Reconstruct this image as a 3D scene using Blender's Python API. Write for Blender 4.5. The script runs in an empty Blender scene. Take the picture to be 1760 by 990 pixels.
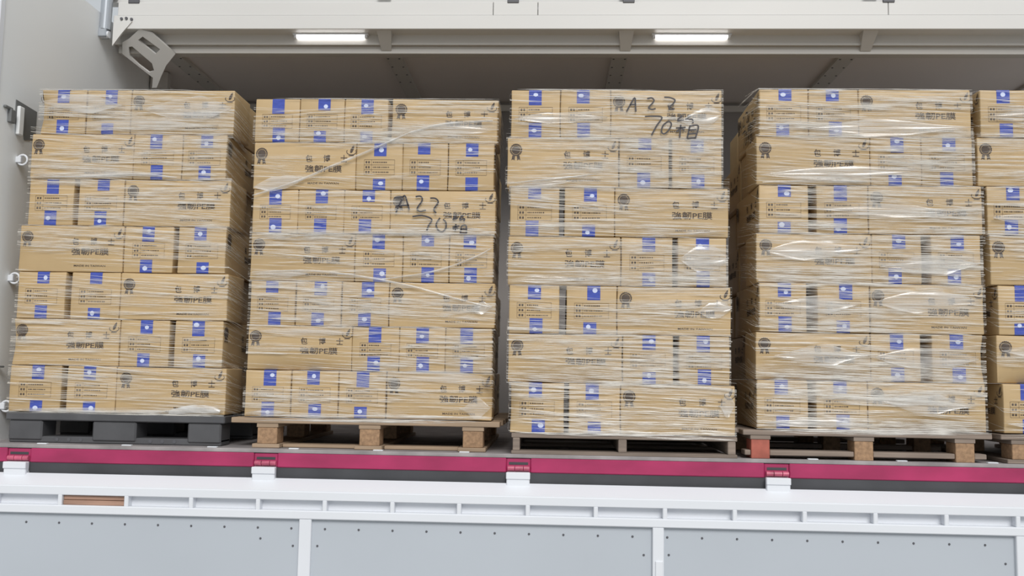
import bpy, bmesh, math, random
from mathutils import Vector, Matrix

# ------------------------------------------------------------------ camera, sky, exposure
scene = bpy.context.scene
COL = scene.collection
CAM_LOC = Vector((0.0, -4.427, 0.392))
PITCH, YAW, ROLL = (math.radians(a) for a in (5.307, 2.564, 0.953))
fw = Vector((-math.sin(YAW) * math.cos(PITCH), math.cos(YAW) * math.cos(PITCH), math.sin(PITCH)))
rt = Vector((math.cos(YAW), math.sin(YAW), 0.0))
up = rt.cross(fw)
r2 = rt * math.cos(ROLL) + up * math.sin(ROLL)
u2 = -rt * math.sin(ROLL) + up * math.cos(ROLL)
cam_data = bpy.data.cameras.new('camera')
cam_data.sensor_width = 36.0
cam_data.lens = 36.0 * 1600.0 / 1760.0
cam_data.clip_start = 0.05
cam = bpy.data.objects.new('camera', cam_data)
COL.objects.link(cam)
cam.matrix_world = Matrix(((r2.x, u2.x, -fw.x, CAM_LOC.x), (r2.y, u2.y, -fw.y, CAM_LOC.y),
                           (r2.z, u2.z, -fw.z, CAM_LOC.z), (0, 0, 0, 1)))
scene.camera = cam

world = bpy.data.worlds.new('overcast_sky')
scene.world = world
world.use_nodes = True
bg = world.node_tree.nodes['Background']
bg.inputs['Color'].default_value = (0.90, 0.955, 1.0, 1.0)
bg.inputs['Strength'].default_value = 0.55

sun_data = bpy.data.lights.new('hazy_sun', 'SUN')
sun_data.energy = 2.1
sun_data.angle = math.radians(28)
sun_data.color = (1.0, 0.98, 0.95)
sun = bpy.data.objects.new('hazy_sun', sun_data)
COL.objects.link(sun)
sun.rotation_euler = Vector((-0.22, 1.0, -0.80)).to_track_quat('-Z', 'Y').to_euler()

vs = scene.view_settings
vs.view_transform = 'Standard'
vs.look = 'None'
vs.exposure = 0.1
vs.gamma = 1.0
vs.use_curve_mapping = False

RND = random.Random(7)

# ------------------------------------------------------------------ materials
def mat(name, color, rough=0.6, metal=0.0, noise=None, bump=None, coat=0.0, spec=None, var=0.0):
    """noise = (scale_xyz, amount, detail); bump = (scale_xyz, strength)."""
    m = bpy.data.materials.new(name)
    m.use_nodes = True
    nt = m.node_tree
    p = nt.nodes['Principled BSDF']
    p.inputs['Base Color'].default_value = (*color, 1)
    p.inputs['Roughness'].default_value = rough
    p.inputs['Metallic'].default_value = metal
    if coat:
        p.inputs['Coat Weight'].default_value = coat
        p.inputs['Coat Roughness'].default_value = 0.15
    if spec is not None:
        p.inputs['Specular IOR Level'].default_value = spec
    tc = nt.nodes.new('ShaderNodeTexCoord')
    def tex(scale, detail=4):
        mp = nt.nodes.new('ShaderNodeMapping')
        mp.inputs['Scale'].default_value = scale
        nt.links.new(tc.outputs['Object'], mp.inputs['Vector'])
        n = nt.nodes.new('ShaderNodeTexNoise')
        n.inputs['Scale'].default_value = 1.0
        n.inputs['Detail'].default_value = detail
        nt.links.new(mp.outputs['Vector'], n.inputs['Vector'])
        return n
    if noise:
        n = tex(noise[0], noise[2] if len(noise) > 2 else 4)
        mr = nt.nodes.new('ShaderNodeMapRange')
        mr.inputs['From Min'].default_value = 0.3
        mr.inputs['From Max'].default_value = 0.7
        mr.inputs['To Min'].default_value = 1.0 - noise[1]
        mr.inputs['To Max'].default_value = 1.0 + noise[1]
        nt.links.new(n.outputs['Fac'], mr.inputs['Value'])
        val = mr.outputs['Result']
        hs = nt.nodes.new('ShaderNodeHueSaturation')
        hs.inputs['Color'].default_value = (*color, 1)
        if var:
            oi = nt.nodes.new('ShaderNodeObjectInfo')
            m2 = nt.nodes.new('ShaderNodeMapRange')
            m2.inputs['To Min'].default_value = 1.0 - var
            m2.inputs['To Max'].default_value = 1.0 + var
            nt.links.new(oi.outputs['Random'], m2.inputs['Value'])
            mu = nt.nodes.new('ShaderNodeMath')
            mu.operation = 'MULTIPLY'
            nt.links.new(val, mu.inputs[0])
            nt.links.new(m2.outputs['Result'], mu.inputs[1])
            val = mu.outputs[0]
        nt.links.new(val, hs.inputs['Value'])
        nt.links.new(hs.outputs['Color'], p.inputs['Base Color'])
    if bump:
        n = tex(bump[0], 3)
        b = nt.nodes.new('ShaderNodeBump')
        b.inputs['Strength'].default_value = bump[1]
        b.inputs['Distance'].default_value = 0.004
        nt.links.new(n.outputs['Fac'], b.inputs['Height'])
        nt.links.new(b.outputs['Normal'], p.inputs['Normal'])
    return m

def film_mat(name, alpha, rough, white, scale):
    m = bpy.data.materials.new(name)
    m.use_nodes = True
    nt = m.node_tree
    nt.nodes.clear()
    out = nt.nodes.new('ShaderNodeOutputMaterial')
    tr = nt.nodes.new('ShaderNodeBsdfTransparent')
    df = nt.nodes.new('ShaderNodeBsdfDiffuse')
    df.inputs['Color'].default_value = (*white, 1)
    tl = nt.nodes.new('ShaderNodeBsdfTranslucent')
    tl.inputs['Color'].default_value = (*white, 1)
    gl = nt.nodes.new('ShaderNodeBsdfGlossy')
    gl.inputs['Roughness'].default_value = rough
    m1 = nt.nodes.new('ShaderNodeMixShader')
    m1.inputs['Fac'].default_value = 0.25
    nt.links.new(df.outputs['BSDF'], m1.inputs[1])
    nt.links.new(tl.outputs['BSDF'], m1.inputs[2])
    pr = nt.nodes.new('ShaderNodeMixShader')
    pr.inputs['Fac'].default_value = 0.22
    nt.links.new(m1.outputs['Shader'], pr.inputs[1])
    nt.links.new(gl.outputs['BSDF'], pr.inputs[2])
    mix = nt.nodes.new('ShaderNodeMixShader')
    tc = nt.nodes.new('ShaderNodeTexCoord')
    mp = nt.nodes.new('ShaderNodeMapping')
    mp.inputs['Scale'].default_value = scale
    n = nt.nodes.new('ShaderNodeTexNoise')
    n.inputs['Scale'].default_value = 1.0
    n.inputs['Detail'].default_value = 3.0
    mr = nt.nodes.new('ShaderNodeMapRange')
    mr.inputs['From Min'].default_value = 0.3
    mr.inputs['From Max'].default_value = 0.7
    mr.inputs['To Min'].default_value = alpha[0]
    mr.inputs['To Max'].default_value = alpha[1]
    nt.links.new(tc.outputs['Object'], mp.inputs['Vector'])
    nt.links.new(mp.outputs['Vector'], n.inputs['Vector'])
    nt.links.new(n.outputs['Fac'], mr.inputs['Value'])
    nt.links.new(mr.outputs['Result'], mix.inputs['Fac'])
    nt.links.new(tr.outputs['BSDF'], mix.inputs[1])
    nt.links.new(pr.outputs['Shader'], mix.inputs[2])
    nt.links.new(mix.outputs['Shader'], out.inputs['Surface'])
    return m

M = {
    'kraft': mat('kraft_cardboard', (0.50, 0.355, 0.185), 0.5, noise=((5, 5, 5), 0.06), bump=((3, 3, 90), 0.05), var=0.06),
    'tape': mat('blue_tape', (0.06, 0.09, 0.40), 0.25, noise=((30, 30, 60), 0.12)),
    'tape_logo': mat('pale_tape_print', (0.62, 0.68, 0.88), 0.35),
    'ink': mat('brown_black_ink', (0.085, 0.062, 0.048), 0.7, noise=((40, 40, 40), 0.25)),
    'ink_pale': mat('pale_table_ink', (0.20, 0.135, 0.075), 0.7),
    'pen': mat('marker_pen', (0.045, 0.04, 0.045), 0.5),
    'white': mat('white_paint', (0.74, 0.76, 0.80), 0.38, noise=((1.2, 1.2, 3), 0.025)),
    'white_warm': mat('cream_white_paint', (0.66, 0.65, 0.63), 0.4, noise=((0.8, 0.8, 2), 0.03)),
    'panel': mat('grey_white_panel', (0.47, 0.505, 0.55), 0.45, noise=((0.9, 0.9, 1.1), 0.035)),
    'bulk': mat('bulkhead_paint', (0.86, 0.875, 0.88), 0.5, noise=((1, 1, 1), 0.03)),
    'ceil': mat('taupe_ceiling_panel', (0.66, 0.615, 0.59), 0.6, noise=((0.7, 0.7, 1), 0.05)),
    'back': mat('gap_shade_far_wall', (0.27, 0.25, 0.24), 0.7, noise=((0.9, 0.9, 1.4), 0.1)),  # far wall colour darkened to stand in for shade behind the gaps
    'beam': mat('grey_beam_paint', (0.52, 0.50, 0.47), 0.5, noise=((0.8, 3, 3), 0.04)),
    'magenta': mat('magenta_red_paint', (0.37, 0.028, 0.105), 0.30, noise=((3, 1, 6), 0.22), spec=0.6),
    'hinge_red': mat('worn_magenta_paint', (0.50, 0.10, 0.17), 0.4, noise=((30, 30, 30), 0.3)),
    'dark_grey': mat('dark_grey_strip', (0.055, 0.056, 0.062), 0.5, noise=((4, 4, 4), 0.2)),
    'deck': mat('worn_grey_deck', (0.30, 0.275, 0.275), 0.65, noise=((6, 14, 6), 0.3)),
    'steel': mat('grey_steel', (0.42, 0.45, 0.49), 0.35, metal=0.35, noise=((4, 4, 2), 0.08)),
    'rivet': mat('dark_rivet', (0.10, 0.10, 0.11), 0.5),
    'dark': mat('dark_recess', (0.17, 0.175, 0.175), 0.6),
    'wood': mat('pallet_pine', (0.36, 0.26, 0.175), 0.75, noise=((3, 3, 40), 0.2, 6), bump=((4, 4, 120), 0.3), var=0.12),
    'wood_grey': mat('weathered_pallet_wood', (0.235, 0.185, 0.15), 0.8, noise=((3, 3, 50), 0.25, 6), bump=((4, 4, 120), 0.3), var=0.15),
    'block': mat('chipboard_block', (0.34, 0.21, 0.12), 0.8, noise=((60, 60, 60), 0.25), bump=((90, 90, 90), 0.3), var=0.1),
    'red_block': mat('red_painted_block', (0.42, 0.12, 0.085), 0.75, noise=((10, 10, 10), 0.3)),
    'plastic': mat('charcoal_plastic', (0.085, 0.085, 0.09), 0.45, noise=((8, 8, 8), 0.15)),
    'brown': mat('brown_wood_filler', (0.36, 0.22, 0.16), 0.7, noise=((4, 4, 60), 0.25)),
    'ground': mat('concrete_yard', (0.42, 0.42, 0.41), 0.85, noise=((0.7, 0.7, 0.7), 0.08)),
    'film': film_mat('film_wrinkle', (0.12, 0.85), 0.2, (0.96, 0.93, 0.87), (9, 9, 60)),
    'film_fold': film_mat('film_rope_fold', (0.25, 0.85), 0.25, (0.92, 0.92, 0.91), (14, 14, 90)),
    'film_sheet': film_mat('film_milky_sheet', (0.05, 0.62), 0.22, (0.95, 0.94, 0.92), (3, 3, 90)),
}
def emit(name, color, s):
    m = bpy.data.materials.new(name)
    m.use_nodes = True
    p = m.node_tree.nodes['Principled BSDF']
    p.inputs['Base Color'].default_value = (0.9, 0.9, 0.9, 1)
    p.inputs['Emission Color'].default_value = (*color, 1)
    p.inputs['Emission Strength'].default_value = s
    return m
M['tube'] = emit('lit_tube', (1.0, 0.98, 0.96), 5.0)

# ------------------------------------------------------------------ mesh helpers
class MB:
    def __init__(self):
        self.v, self.f = [], []
    def add(self, vs_, fs_):
        o = len(self.v)
        self.v += [tuple(p) for p in vs_]
        self.f += [tuple(i + o for i in f) for f in fs_]
        return self
    def box(self, x0, x1, y0, y1, z0, z1):
        return self.add([(x0, y0, z0), (x1, y0, z0), (x1, y1, z0), (x0, y1, z0), (x0, y0, z1), (x1, y0, z1), (x1, y1, z1), (x0, y1, z1)],
                        [(0, 3, 2, 1), (4, 5, 6, 7), (0, 1, 5, 4), (1, 2, 6, 5), (2, 3, 7, 6), (3, 0, 4, 7)])
    def bbox(self, x0, x1, y0, y1, z0, z1, b=0.004):
        """box with bevelled edges"""
        bm = bmesh.new()
        bmesh.ops.create_cube(bm, size=1)
        for w in bm.verts:
            w.co = Vector(((x0 + x1) / 2 + w.co.x * (x1 - x0), (y0 + y1) / 2 + w.co.y * (y1 - y0), (z0 + z1) / 2 + w.co.z * (z1 - z0)))
        bmesh.ops.bevel(bm, geom=bm.edges[:], offset=b, segments=1, affect='EDGES', clamp_overlap=True)
        bm.verts.index_update()
        self.add([w.co for w in bm.verts], [[w.index for w in f.verts] for f in bm.faces])
        bm.free()
        return self
    def prism_x(self, prof, x0, x1):
        """closed (y, z) profile swept along x; profile counter-clockwise seen from +x"""
        n = len(prof)
        self.add([(x0, y, z) for y, z in prof] + [(x1, y, z) for y, z in prof],
                 [(i, (i + 1) % n, n + (i + 1) % n, n + i) for i in range(n)] + [tuple(range(n))[::-1], tuple(range(n, 2 * n))])
        return self
    def cyl(self, p0, p1, r, n=14, r1=None):
        p0, p1 = Vector(p0), Vector(p1)
        r1 = r if r1 is None else r1
        d = (p1 - p0).normalized()
        a = d.orthogonal().normalized()
        b = d.cross(a)
        ring = [(math.cos(t * 2 * math.pi / n), math.sin(t * 2 * math.pi / n)) for t in range(n)]
        self.add([p0 + (a * c + b * s) * r for c, s in ring] + [p1 + (a * c + b * s) * r1 for c, s in ring],
                 [(i, (i + 1) % n, n + (i + 1) % n, n + i) for i in range(n)] + [tuple(range(n))[::-1], tuple(range(n, 2 * n))])
        return self
    def torus(self, c, R_, r, axis='y', n=24, m=8):
        vs_, fs_ = [], []
        for i in range(n):
            a = i * 2 * math.pi / n
            for j in range(m):
                b = j * 2 * math.pi / m
                q = R_ + r * math.cos(b)
                p = (q * math.cos(a), r * math.sin(b), q * math.sin(a)) if axis == 'y' else (r * math.sin(b), q * math.cos(a), q * math.sin(a))
                vs_.append((c[0] + p[0], c[1] + p[1], c[2] + p[2]))
        for i in range(n):
            for j in range(m):
                fs_.append((i * m + j, i * m + (j + 1) % m, ((i + 1) % n) * m + (j + 1) % m, ((i + 1) % n) * m + j))
        return self.add(vs_, fs_)
    def mesh(self, name, m, smooth=False):
        me = bpy.data.meshes.new(name)
        me.from_pydata(self.v, [], self.f)
        if m:
            me.materials.append(M[m])
        if smooth:
            me.shade_smooth()
        me.update()
        return me
    def build(self, name, m, parent=None, loc=None, smooth=False):
        return link(name, self.mesh(name, m, smooth), parent, loc)

def link(name, me, parent=None, loc=None, rotz=0.0):
    o = bpy.data.objects.new(name, me)
    COL.objects.link(o)
    if parent is not None:
        o.parent = parent
    if loc is not None:
        o.location = loc
    if rotz:
        o.rotation_euler = (0, 0, rotz)
    return o

def tag(o, label, cat, group=None, kind=None):
    o['label'] = label
    o['category'] = cat
    if group:
        o['group'] = group
    if kind:
        o['kind'] = kind
    return o

def empty(name, loc=(0, 0, 0)):
    o = bpy.data.objects.new(name, None)
    o.empty_display_size = 0.1
    COL.objects.link(o)
    o.location = loc
    return o

# ------------------------------------------------------------------ the truck body (setting)
XL, XR = -2.79, 4.3
g = MB().box(-30, 30, -40, 20, -1.30, -1.22).build('ground', 'ground')
tag(g, 'pale concrete yard under the truck', 'ground', kind='structure')

floor = MB().box(XL - 0.04, XR, 0.016, 2.42, -0.11, 0.018).build('floor', 'deck')
tag(floor, 'worn grey truck deck under the pallets', 'deck', kind='structure')
clip_me = MB().bbox(-0.024, 0.024, -0.011, 0.011, 0.0, 0.006, 0.002).mesh('deck_clip', 'white')
for x in (-2.463, -2.046, -1.627, -1.231, -0.825, -0.413, 1.219, 1.627, 2.04, 2.44):
    link('deck_clip', clip_me, floor, (x, 0.032, 0.0185))

wall_left = MB().box(XL - 0.04, XL, -0.01, 2.44, -0.1, 2.555).build('wall_left', 'bulk')
tag(wall_left, 'pale grey front bulkhead beside the dark plastic pallet', 'wall', kind='structure')
MB().bbox(XL - 0.05, XL + 0.006, -0.03, 0.012, -0.1, 2.555, 0.004).build('edge_strip', 'white', wall_left)
for z in (1.458, 0.841, 0.19):
    r = MB().torus((0, 0, 0), 0.026, 0.0058).build('lashing_ring', 'white', wall_left, (XL + 0.030, 0.205, z), smooth=True)
    MB().bbox(-0.032, -0.004, -0.012, 0.012, -0.016, 0.016, 0.003).build('ring_lug', 'white', r)
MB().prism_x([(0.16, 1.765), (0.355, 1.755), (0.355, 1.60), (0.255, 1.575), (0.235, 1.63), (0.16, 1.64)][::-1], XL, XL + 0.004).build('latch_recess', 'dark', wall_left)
MB().bbox(XL + 0.003, XL + 0.022, 0.168, 0.212, 1.585, 1.735, 0.004).build('latch_bar', 'bulk', wall_left)
MB().bbox(XL, XL + 0.02, 0.095, 0.14, 1.63, 1.70, 0.004).build('latch_hook', 'dark', wall_left)
MB().bbox(XL, XL + 0.016, 0.055, 0.12, 1.695, 1.708, 0.003).build('latch_hook', 'dark', wall_left)
MB().bbox(XL, XL + 0.03, 0.12, 0.17, 0.384, 0.394, 0.003).build('bulkhead_hook', 'dark', wall_left)

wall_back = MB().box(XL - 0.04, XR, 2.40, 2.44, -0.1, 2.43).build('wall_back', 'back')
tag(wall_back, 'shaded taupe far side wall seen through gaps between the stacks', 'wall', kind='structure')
MB().bbox(XL, XR, 2.365, 2.40, 2.352, 2.40, 0.004).build('top_rail', 'beam', wall_back)

ceiling = MB().box(XL, XR, 1.17, 2.44, 2.425, 2.455).build('ceiling', 'ceil')
tag(ceiling, 'shaded taupe roof panel above the stacked cartons', 'ceiling', kind='structure')
rib_me = MB().prism_x([(1.2, 2.425), (1.2, 2.402), (2.365, 2.402), (2.365, 2.425)], -0.05, 0.05)
rib_me = rib_me.mesh('roof_rib', 'beam')
riv_me = MB().cyl((0, 0, 0.0005), (0, 0, -0.003), 0.0065, 10).mesh('rivet', 'rivet')
for x in (-2.475, -1.045, 0.40, 1.82, 3.25):
    rb = link('roof_rib', rib_me, ceiling, (x, 0, 0))
    for y in (1.36, 1.52, 1.68, 1.84):
        for dx in (-0.036, 0.036):
            link('rivet', riv_me, rb, (dx, y, 2.402))

# centre roof beam with its hinge bar
trim = empty('trim_1', (0, 1.0, 2.46))
tag(trim, 'white hinge beam running along the roof above the lit tubes', 'beam', kind='structure')
def tp(mb, name, m):
    o = mb.build(name, m, trim)
    o.location = (0, -1.0, -2.46)
    return o
tp(MB().bbox(-2.72, XR, 1.0, 1.16, 2.462, 2.548, 0.003), 'hinge_bar', 'white_warm')
xs = [-2.70, -0.385, -0.115, 1.963, XR]
for a, b in zip(xs, xs[1:]):
    tp(MB().bbox(a + 0.0015, b - 0.0015, 1.006, 1.14, 2.5485, 2.634, 0.003), 'upper_plate', 'white_warm')
tp(MB().box(-2.74, XR, 1.10, 1.24, 2.40, 2.62), 'beam_web', 'beam')
tp(MB().bbox(-2.74, XR, 1.13, 1.20, 2.354, 2.401, 0.003), 'lower_flange', 'beam')
br = MB()
br.add([(-0.045, 1.02, 2.462), (0.045, 1.02, 2.462), (0.03, 1.125, 2.372), (-0.03, 1.125, 2.372),
        (-0.045, 1.13, 2.462), (0.045, 1.13, 2.462), (0.03, 1.13, 2.372), (-0.03, 1.13, 2.372)],
       [(0, 3, 2, 1), (0, 1, 5, 4), (1, 2, 6, 5), (2, 3, 7, 6), (3, 0, 4, 7), (4, 5, 6, 7)])
br_me = br.mesh('bracket', 'beam')
for x in (-1.05, 0.42, 1.865, 3.30):
    o = link('bracket', br_me, trim, (x, -1.0, -2.46))
bolt_me = MB().cyl((0, 0, 0), (0, -0.008, 0), 0.009, 6).mesh('bolt', 'rivet')
for x, z in ((-2.668, 2.525), (-2.638, 2.528), (-2.605, 2.522)):
    link('bolt', bolt_me, trim, (x, 0.0, z - 2.46))
latch_me = MB().bbox(-0.035, 0.035, -0.012, 0.0, -0.012, 0.012, 0.003).mesh('wing_latch', 'rivet')
for x in (-2.60, -0.265, 0.43, 1.965):
    link('wing_latch', latch_me, trim, (x, 0.012, 0.178))

def plate(name, outline, holes, m, parent, z, t):
    c = bpy.data.curves.new(name, 'CURVE')
    c.dimensions = '2D'
    c.fill_mode = 'BOTH'
    c.extrude = t / 2
    for pts in [outline] + holes:
        s = c.splines.new('POLY')
        s.points.add(len(pts) - 1)
        for q, (a, b) in zip(s.points, pts):
            q.co = (a, b, 0, 1)
        s.use_cyclic_u = True
    tmp = bpy.data.objects.new('tmp', c)
    COL.objects.link(tmp)
    bpy.context.view_layer.update()
    me = bpy.data.meshes.new_from_object(tmp.evaluated_get(bpy.context.evaluated_depsgraph_get()))
    bpy.data.objects.remove(tmp)
    bpy.data.curves.remove(c)
    me.materials.clear()
    me.materials.append(M[m])
    me.name = name
    return link(name, me, parent, (0, 0, z))

def slot(cx, cy, hw, hl, skew=0.0, n=6):
    pts = []
    for s, a0 in ((1, 0), (-1, math.pi)):
        for i in range(n + 1):
            a = a0 + math.pi * i / n
            y = s * (hl - hw) + hw * math.sin(a)
            pts.append((cx + hw * math.cos(a) + skew * y, cy + y))
    return pts

end_plate = empty('roof_bracket', (-2.6, 1.3, 2.38))
tag(end_plate, 'cream slotted steel bracket joining hinge beam to bulkhead', 'bracket')
bp = plate('slotted_plate', [(-0.109, -0.203), (-0.088, -0.127), (-0.042, -0.105), (0.044, -0.041), (0.114, -0.067), (0.165, -0.127), (0.228, -0.203), (0.15, -0.28), (0.097, -0.358), (0.053, -0.43), (0.022, -0.43), (0.045, -0.362)],
           [[(-0.056, -0.157), (-0.033, -0.154), (0.064, -0.265), (0.065, -0.315), (0.03, -0.325), (-0.022, -0.275), (-0.067, -0.216)],
            [(0.015, -0.112), (0.05, -0.09), (0.139, -0.172), (0.102, -0.203)]], 'white_warm', end_plate, 0, 0.014)
bp.location = (0.0, 0.985 - 1.3, 2.50 - 2.38)
bp.rotation_euler = (math.radians(132.32), 0, 0)
gp = MB()
gp.add([(-2.715, 0.992, 2.352), (-2.715, 0.992, 2.50), (-2.60, 0.992, 2.507), (-2.66, 0.992, 2.432)] +
       [(-2.715, 1.004, 2.352), (-2.715, 1.004, 2.50), (-2.60, 1.004, 2.507), (-2.66, 1.004, 2.432)],
       [(0, 3, 2, 1), (4, 5, 6, 7), (0, 1, 5, 4), (1, 2, 6, 5), (2, 3, 7, 6), (3, 0, 4, 7)])
o = gp.build('gusset', 'white_warm', end_plate)
o.location = (2.6, -1.3, -2.38)
o = MB().bbox(-2.78, -2.66, 1.68, 1.74, 2.30, 2.42, 0.004).build('end_foot', 'beam', end_plate)
o.location = (2.6, -1.3, -2.38)

ram = empty('hydraulic_ram', (-2.762, 0.985, 2.42))
tag(ram, 'grey hydraulic ram standing against the bulkhead below the raised wing', 'hydraulic ram')
MB().cyl((0, 0, 0.03), (0.02, 0, 1.0), 0.034, 20).build('barrel', 'steel', ram, smooth=False)
MB().cyl((0.02, 0, 1.0), (0.03, -0.02, 1.35), 0.017, 14).build('rod', 'white', ram)
MB().cyl((-0.03, 0, 0.0), (0.03, 0, 0.0), 0.022, 14).build('pivot_pin', 'white', ram)
MB().bbox(-0.028, 0.02, -0.03, 0.03, -0.02, 0.035, 0.005).build('clevis', 'steel', ram)

wing = empty('raised_wing', (0, 0.98, 2.66))
tag(wing, 'white gull-wing truck side swung up above the hinge beam', 'truck wing')
def wp(mb, name, m):
    o = mb.build(name, m, wing)
    o.location = (0, -0.98, -2.66)
wp(MB().prism_x([(1.03, 2.64), (1.10, 2.64), (0.98, 3.86), (0.92, 3.82)], XL, XR), 'roof_skin', 'white_warm')
wp(MB().prism_x([(0.92, 3.82), (0.98, 3.86), (0.55, 4.08), (0.50, 4.04)], XL, XR), 'shoulder', 'white_warm')
for x in (-2.75, -1.05, 0.42, 1.865, 3.3):
    wp(MB().prism_x([(1.0, 2.66), (1.04, 2.66), (0.94, 3.80), (0.90, 3.78)], x - 0.04, x + 0.04), 'wing_rib', 'beam')

# LED tubes under the hinge bar
for x0, x1, lab in ((-1.615, -1.165, 'lit white tube light above the stack between plastic and thin-stringer pallets'),
                    (0.585, 1.045, 'lit white tube light above the thin-stringer pallet stack')):
    t = empty('tube_light', ((x0 + x1) / 2, 1.085, 2.462))
    tag(t, lab, 'light', 'tube lights under the roof beam')
    h = (x1 - x0) / 2
    MB().bbox(-h - 0.01, h + 0.01, -0.016, 0.016, -0.010, 0.0, 0.002).build('housing', 'white', t)
    MB().cyl((-h + 0.012, 0, -0.016), (h - 0.012, 0, -0.016), 0.0115, 14).build('lit_tube', 'tube', t, smooth=False)
    for s in (-1, 1):
        MB().cyl((s * (h - 0.013), 0, -0.016), (s * (h + 0.002), 0, -0.016), 0.0125, 14).build('end_cap', 'white', t)

# ------------------------------------------------------------------ magenta side rail, hinges, drop gate
rail = empty('trim_2', (0, 0, -0.03))
tag(rail, 'magenta painted steel edge rail along the deck front', 'side rail', kind='structure')
o = MB().bbox(XL - 0.02, XR, 0.001, 0.05, 0.0012, 0.0195, 0.003).build('edge_angle', 'deck', rail, (0, 0, 0.03))
HX = [-2.56, -1.357, -0.154, 1.046, 2.25, 3.453]
HW = 0.057
segs = [XL - 0.02] + HX + [XR]
for i in range(len(segs) - 1):
    a = segs[i] + (HW if i > 0 else 0)
    b = segs[i + 1] - (HW if i < len(segs) - 2 else 0)
    o = MB().bbox(a, b, 0.0, 0.03, -0.066, 0.001, 0.004).build('rail_segment', 'magenta', rail, (0, 0, 0.03))
    o = MB().box(a - 0.004, b + 0.004, 0.006, 0.03, -0.128, -0.064).build('dark_strip', 'dark_grey', rail, (0, 0, 0.03))  # plain dark grey strip set back below the rail
for x in HX:
    MB().bbox(x - HW, x + HW, 0.007, 0.03, -0.066, -0.001, 0.003).build('hinge_plate', 'magenta', rail, (0, 0, 0.03))
    MB().box(x - 0.045, x + 0.045, 0.0055, 0.012, -0.030, -0.018).build('hinge_slot', 'dark_grey', rail, (0, 0, 0.03))
    for a, b in ((-0.050, -0.018), (-0.015, 0.022), (0.025, 0.052)):
        MB().cyl((x + a, -0.003, -0.046), (x + b, -0.003, -0.046), 0.0115, 14).build('hinge_knuckle', 'hinge_red', rail, (0, 0, 0.03))

gate = empty('drop_gate', (0, -0.06, -0.2))
tag(gate, 'white lowered drop gate with riveted grey panels hanging below the magenta rail', 'truck gate')
GO = (0, 0.06, 0.2)
GX0, GX1 = -2.85, XR
MB().prism_x([(-0.012, -0.114), (-0.100, -0.160), (-0.100, -0.168), (-0.012, -0.168)], GX0, GX1).build('top_ledge', 'white', gate, GO)
MB().bbox(GX0, GX1, -0.103, -0.02, -0.203, -0.163, 0.003).build('face_band', 'white', gate, GO)
MB().box(GX0, GX1, -0.062, -0.02, -0.256, -0.200).build('slot_back', 'white', gate, GO)
MB().bbox(GX0, GX1, -0.108, -0.02, -0.288, -0.249, 0.004).build('lower_rail', 'white', gate, GO)
div_me = MB().bbox(-0.010, 0.010, -0.1035, -0.06, -0.251, -0.201, 0.003).mesh('slot_divider', 'white')
divs = [-2.604, -2.291, -1.975, -1.669, -1.354, -1.042, -0.728, -0.42, -0.105, 0.205, 0.518, 0.832, 1.144, 1.458, 1.771, 2.084, 2.40, 2.71]
for x in divs:
    link('slot_divider', div_me, gate, (x, GO[1], GO[2]))
MB().bbox(-2.280, -1.987, -0.088, -0.06, -0.226, -0.203, 0.003).build('slot_filler', 'brown', gate, GO)
MB().bbox(-2.280, -1.987, -0.092, -0.06, -0.249, -0.2275, 0.003).build('slot_filler', 'brown', gate, GO)
ST = [(-2.76, -2.70), (-1.157, -1.100), (0.462, 0.513), (2.072, 2.128), (3.70, 3.75)]
for a, b in ST:
    MB().bbox(a, b, -0.105, -0.05, -0.78, -0.287, 0.003).build('stile', 'white', gate, GO)
MB().bbox(0.474, 0.508, -0.112, -0.10, -0.60, -0.435, 0.003).build('handle_plate', 'white', gate, GO)
for (a0, a), (b, b1) in zip(ST, ST[1:]):
    MB().box(a - 0.002, b + 0.002, -0.086, -0.05, -0.78, -0.285).build('panel', 'panel', gate, GO)
MB().bbox(GX0, GX1, -0.108, -0.03, -0.84, -0.775, 0.004).build('bottom_rail', 'white', gate, GO)
rv = MB().cyl((0, 0.0005, 0), (0, -0.0035, 0), 0.0058, 10, 0.004).mesh('rivet', 'rivet')
rx = [-2.453 + 0.157 * k for k in range(40)]
for x in rx:
    if any(a - 0.012 < x < b + 0.012 for a, b in ST):
        continue
    link('rivet', rv, gate, (x, GO[1] - 0.086, GO[2] - 0.333))
for x, z in ((-1.34, -0.382), (-1.187, -0.412), (-1.073, -0.410), (0.424, -0.414), (0.537, -0.411), (2.03, -0.413)):
    link('rivet', rv, gate, (x, GO[1] - 0.086, GO[2] + z))
for x in HX:
    MB().bbox(x - 0.054, x + 0.054, -0.030, 0.004, -0.170, -0.062, 0.004).build('hinge_tab', 'white', gate, GO)
    MB().bbox(x - 0.056, x + 0.056, -0.036, -0.02, -0.094, -0.062, 0.003).build('hinge_lip', 'white', gate, GO)

# ------------------------------------------------------------------ carton prints (shared meshes)
def text_polys(body, size, bold=0.0, spacing=1.0):
    c = bpy.data.curves.new('t', 'FONT')
    c.body = body
    c.size = size
    c.resolution_u = 2
    c.offset = bold
    c.space_character = spacing
    ob = bpy.data.objects.new('t', c)
    COL.objects.link(ob)
    bpy.context.view_layer.update()
    me = bpy.data.meshes.new_from_object(ob.evaluated_get(bpy.context.evaluated_depsgraph_get()))
    vs_ = [(v.co.x, v.co.y) for v in me.vertices]
    fs_ = [tuple(p.vertices) for p in me.polygons]
    bpy.data.objects.remove(ob)
    bpy.data.curves.remove(c)
    bpy.data.meshes.remove(me)
    return vs_, fs_

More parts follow.
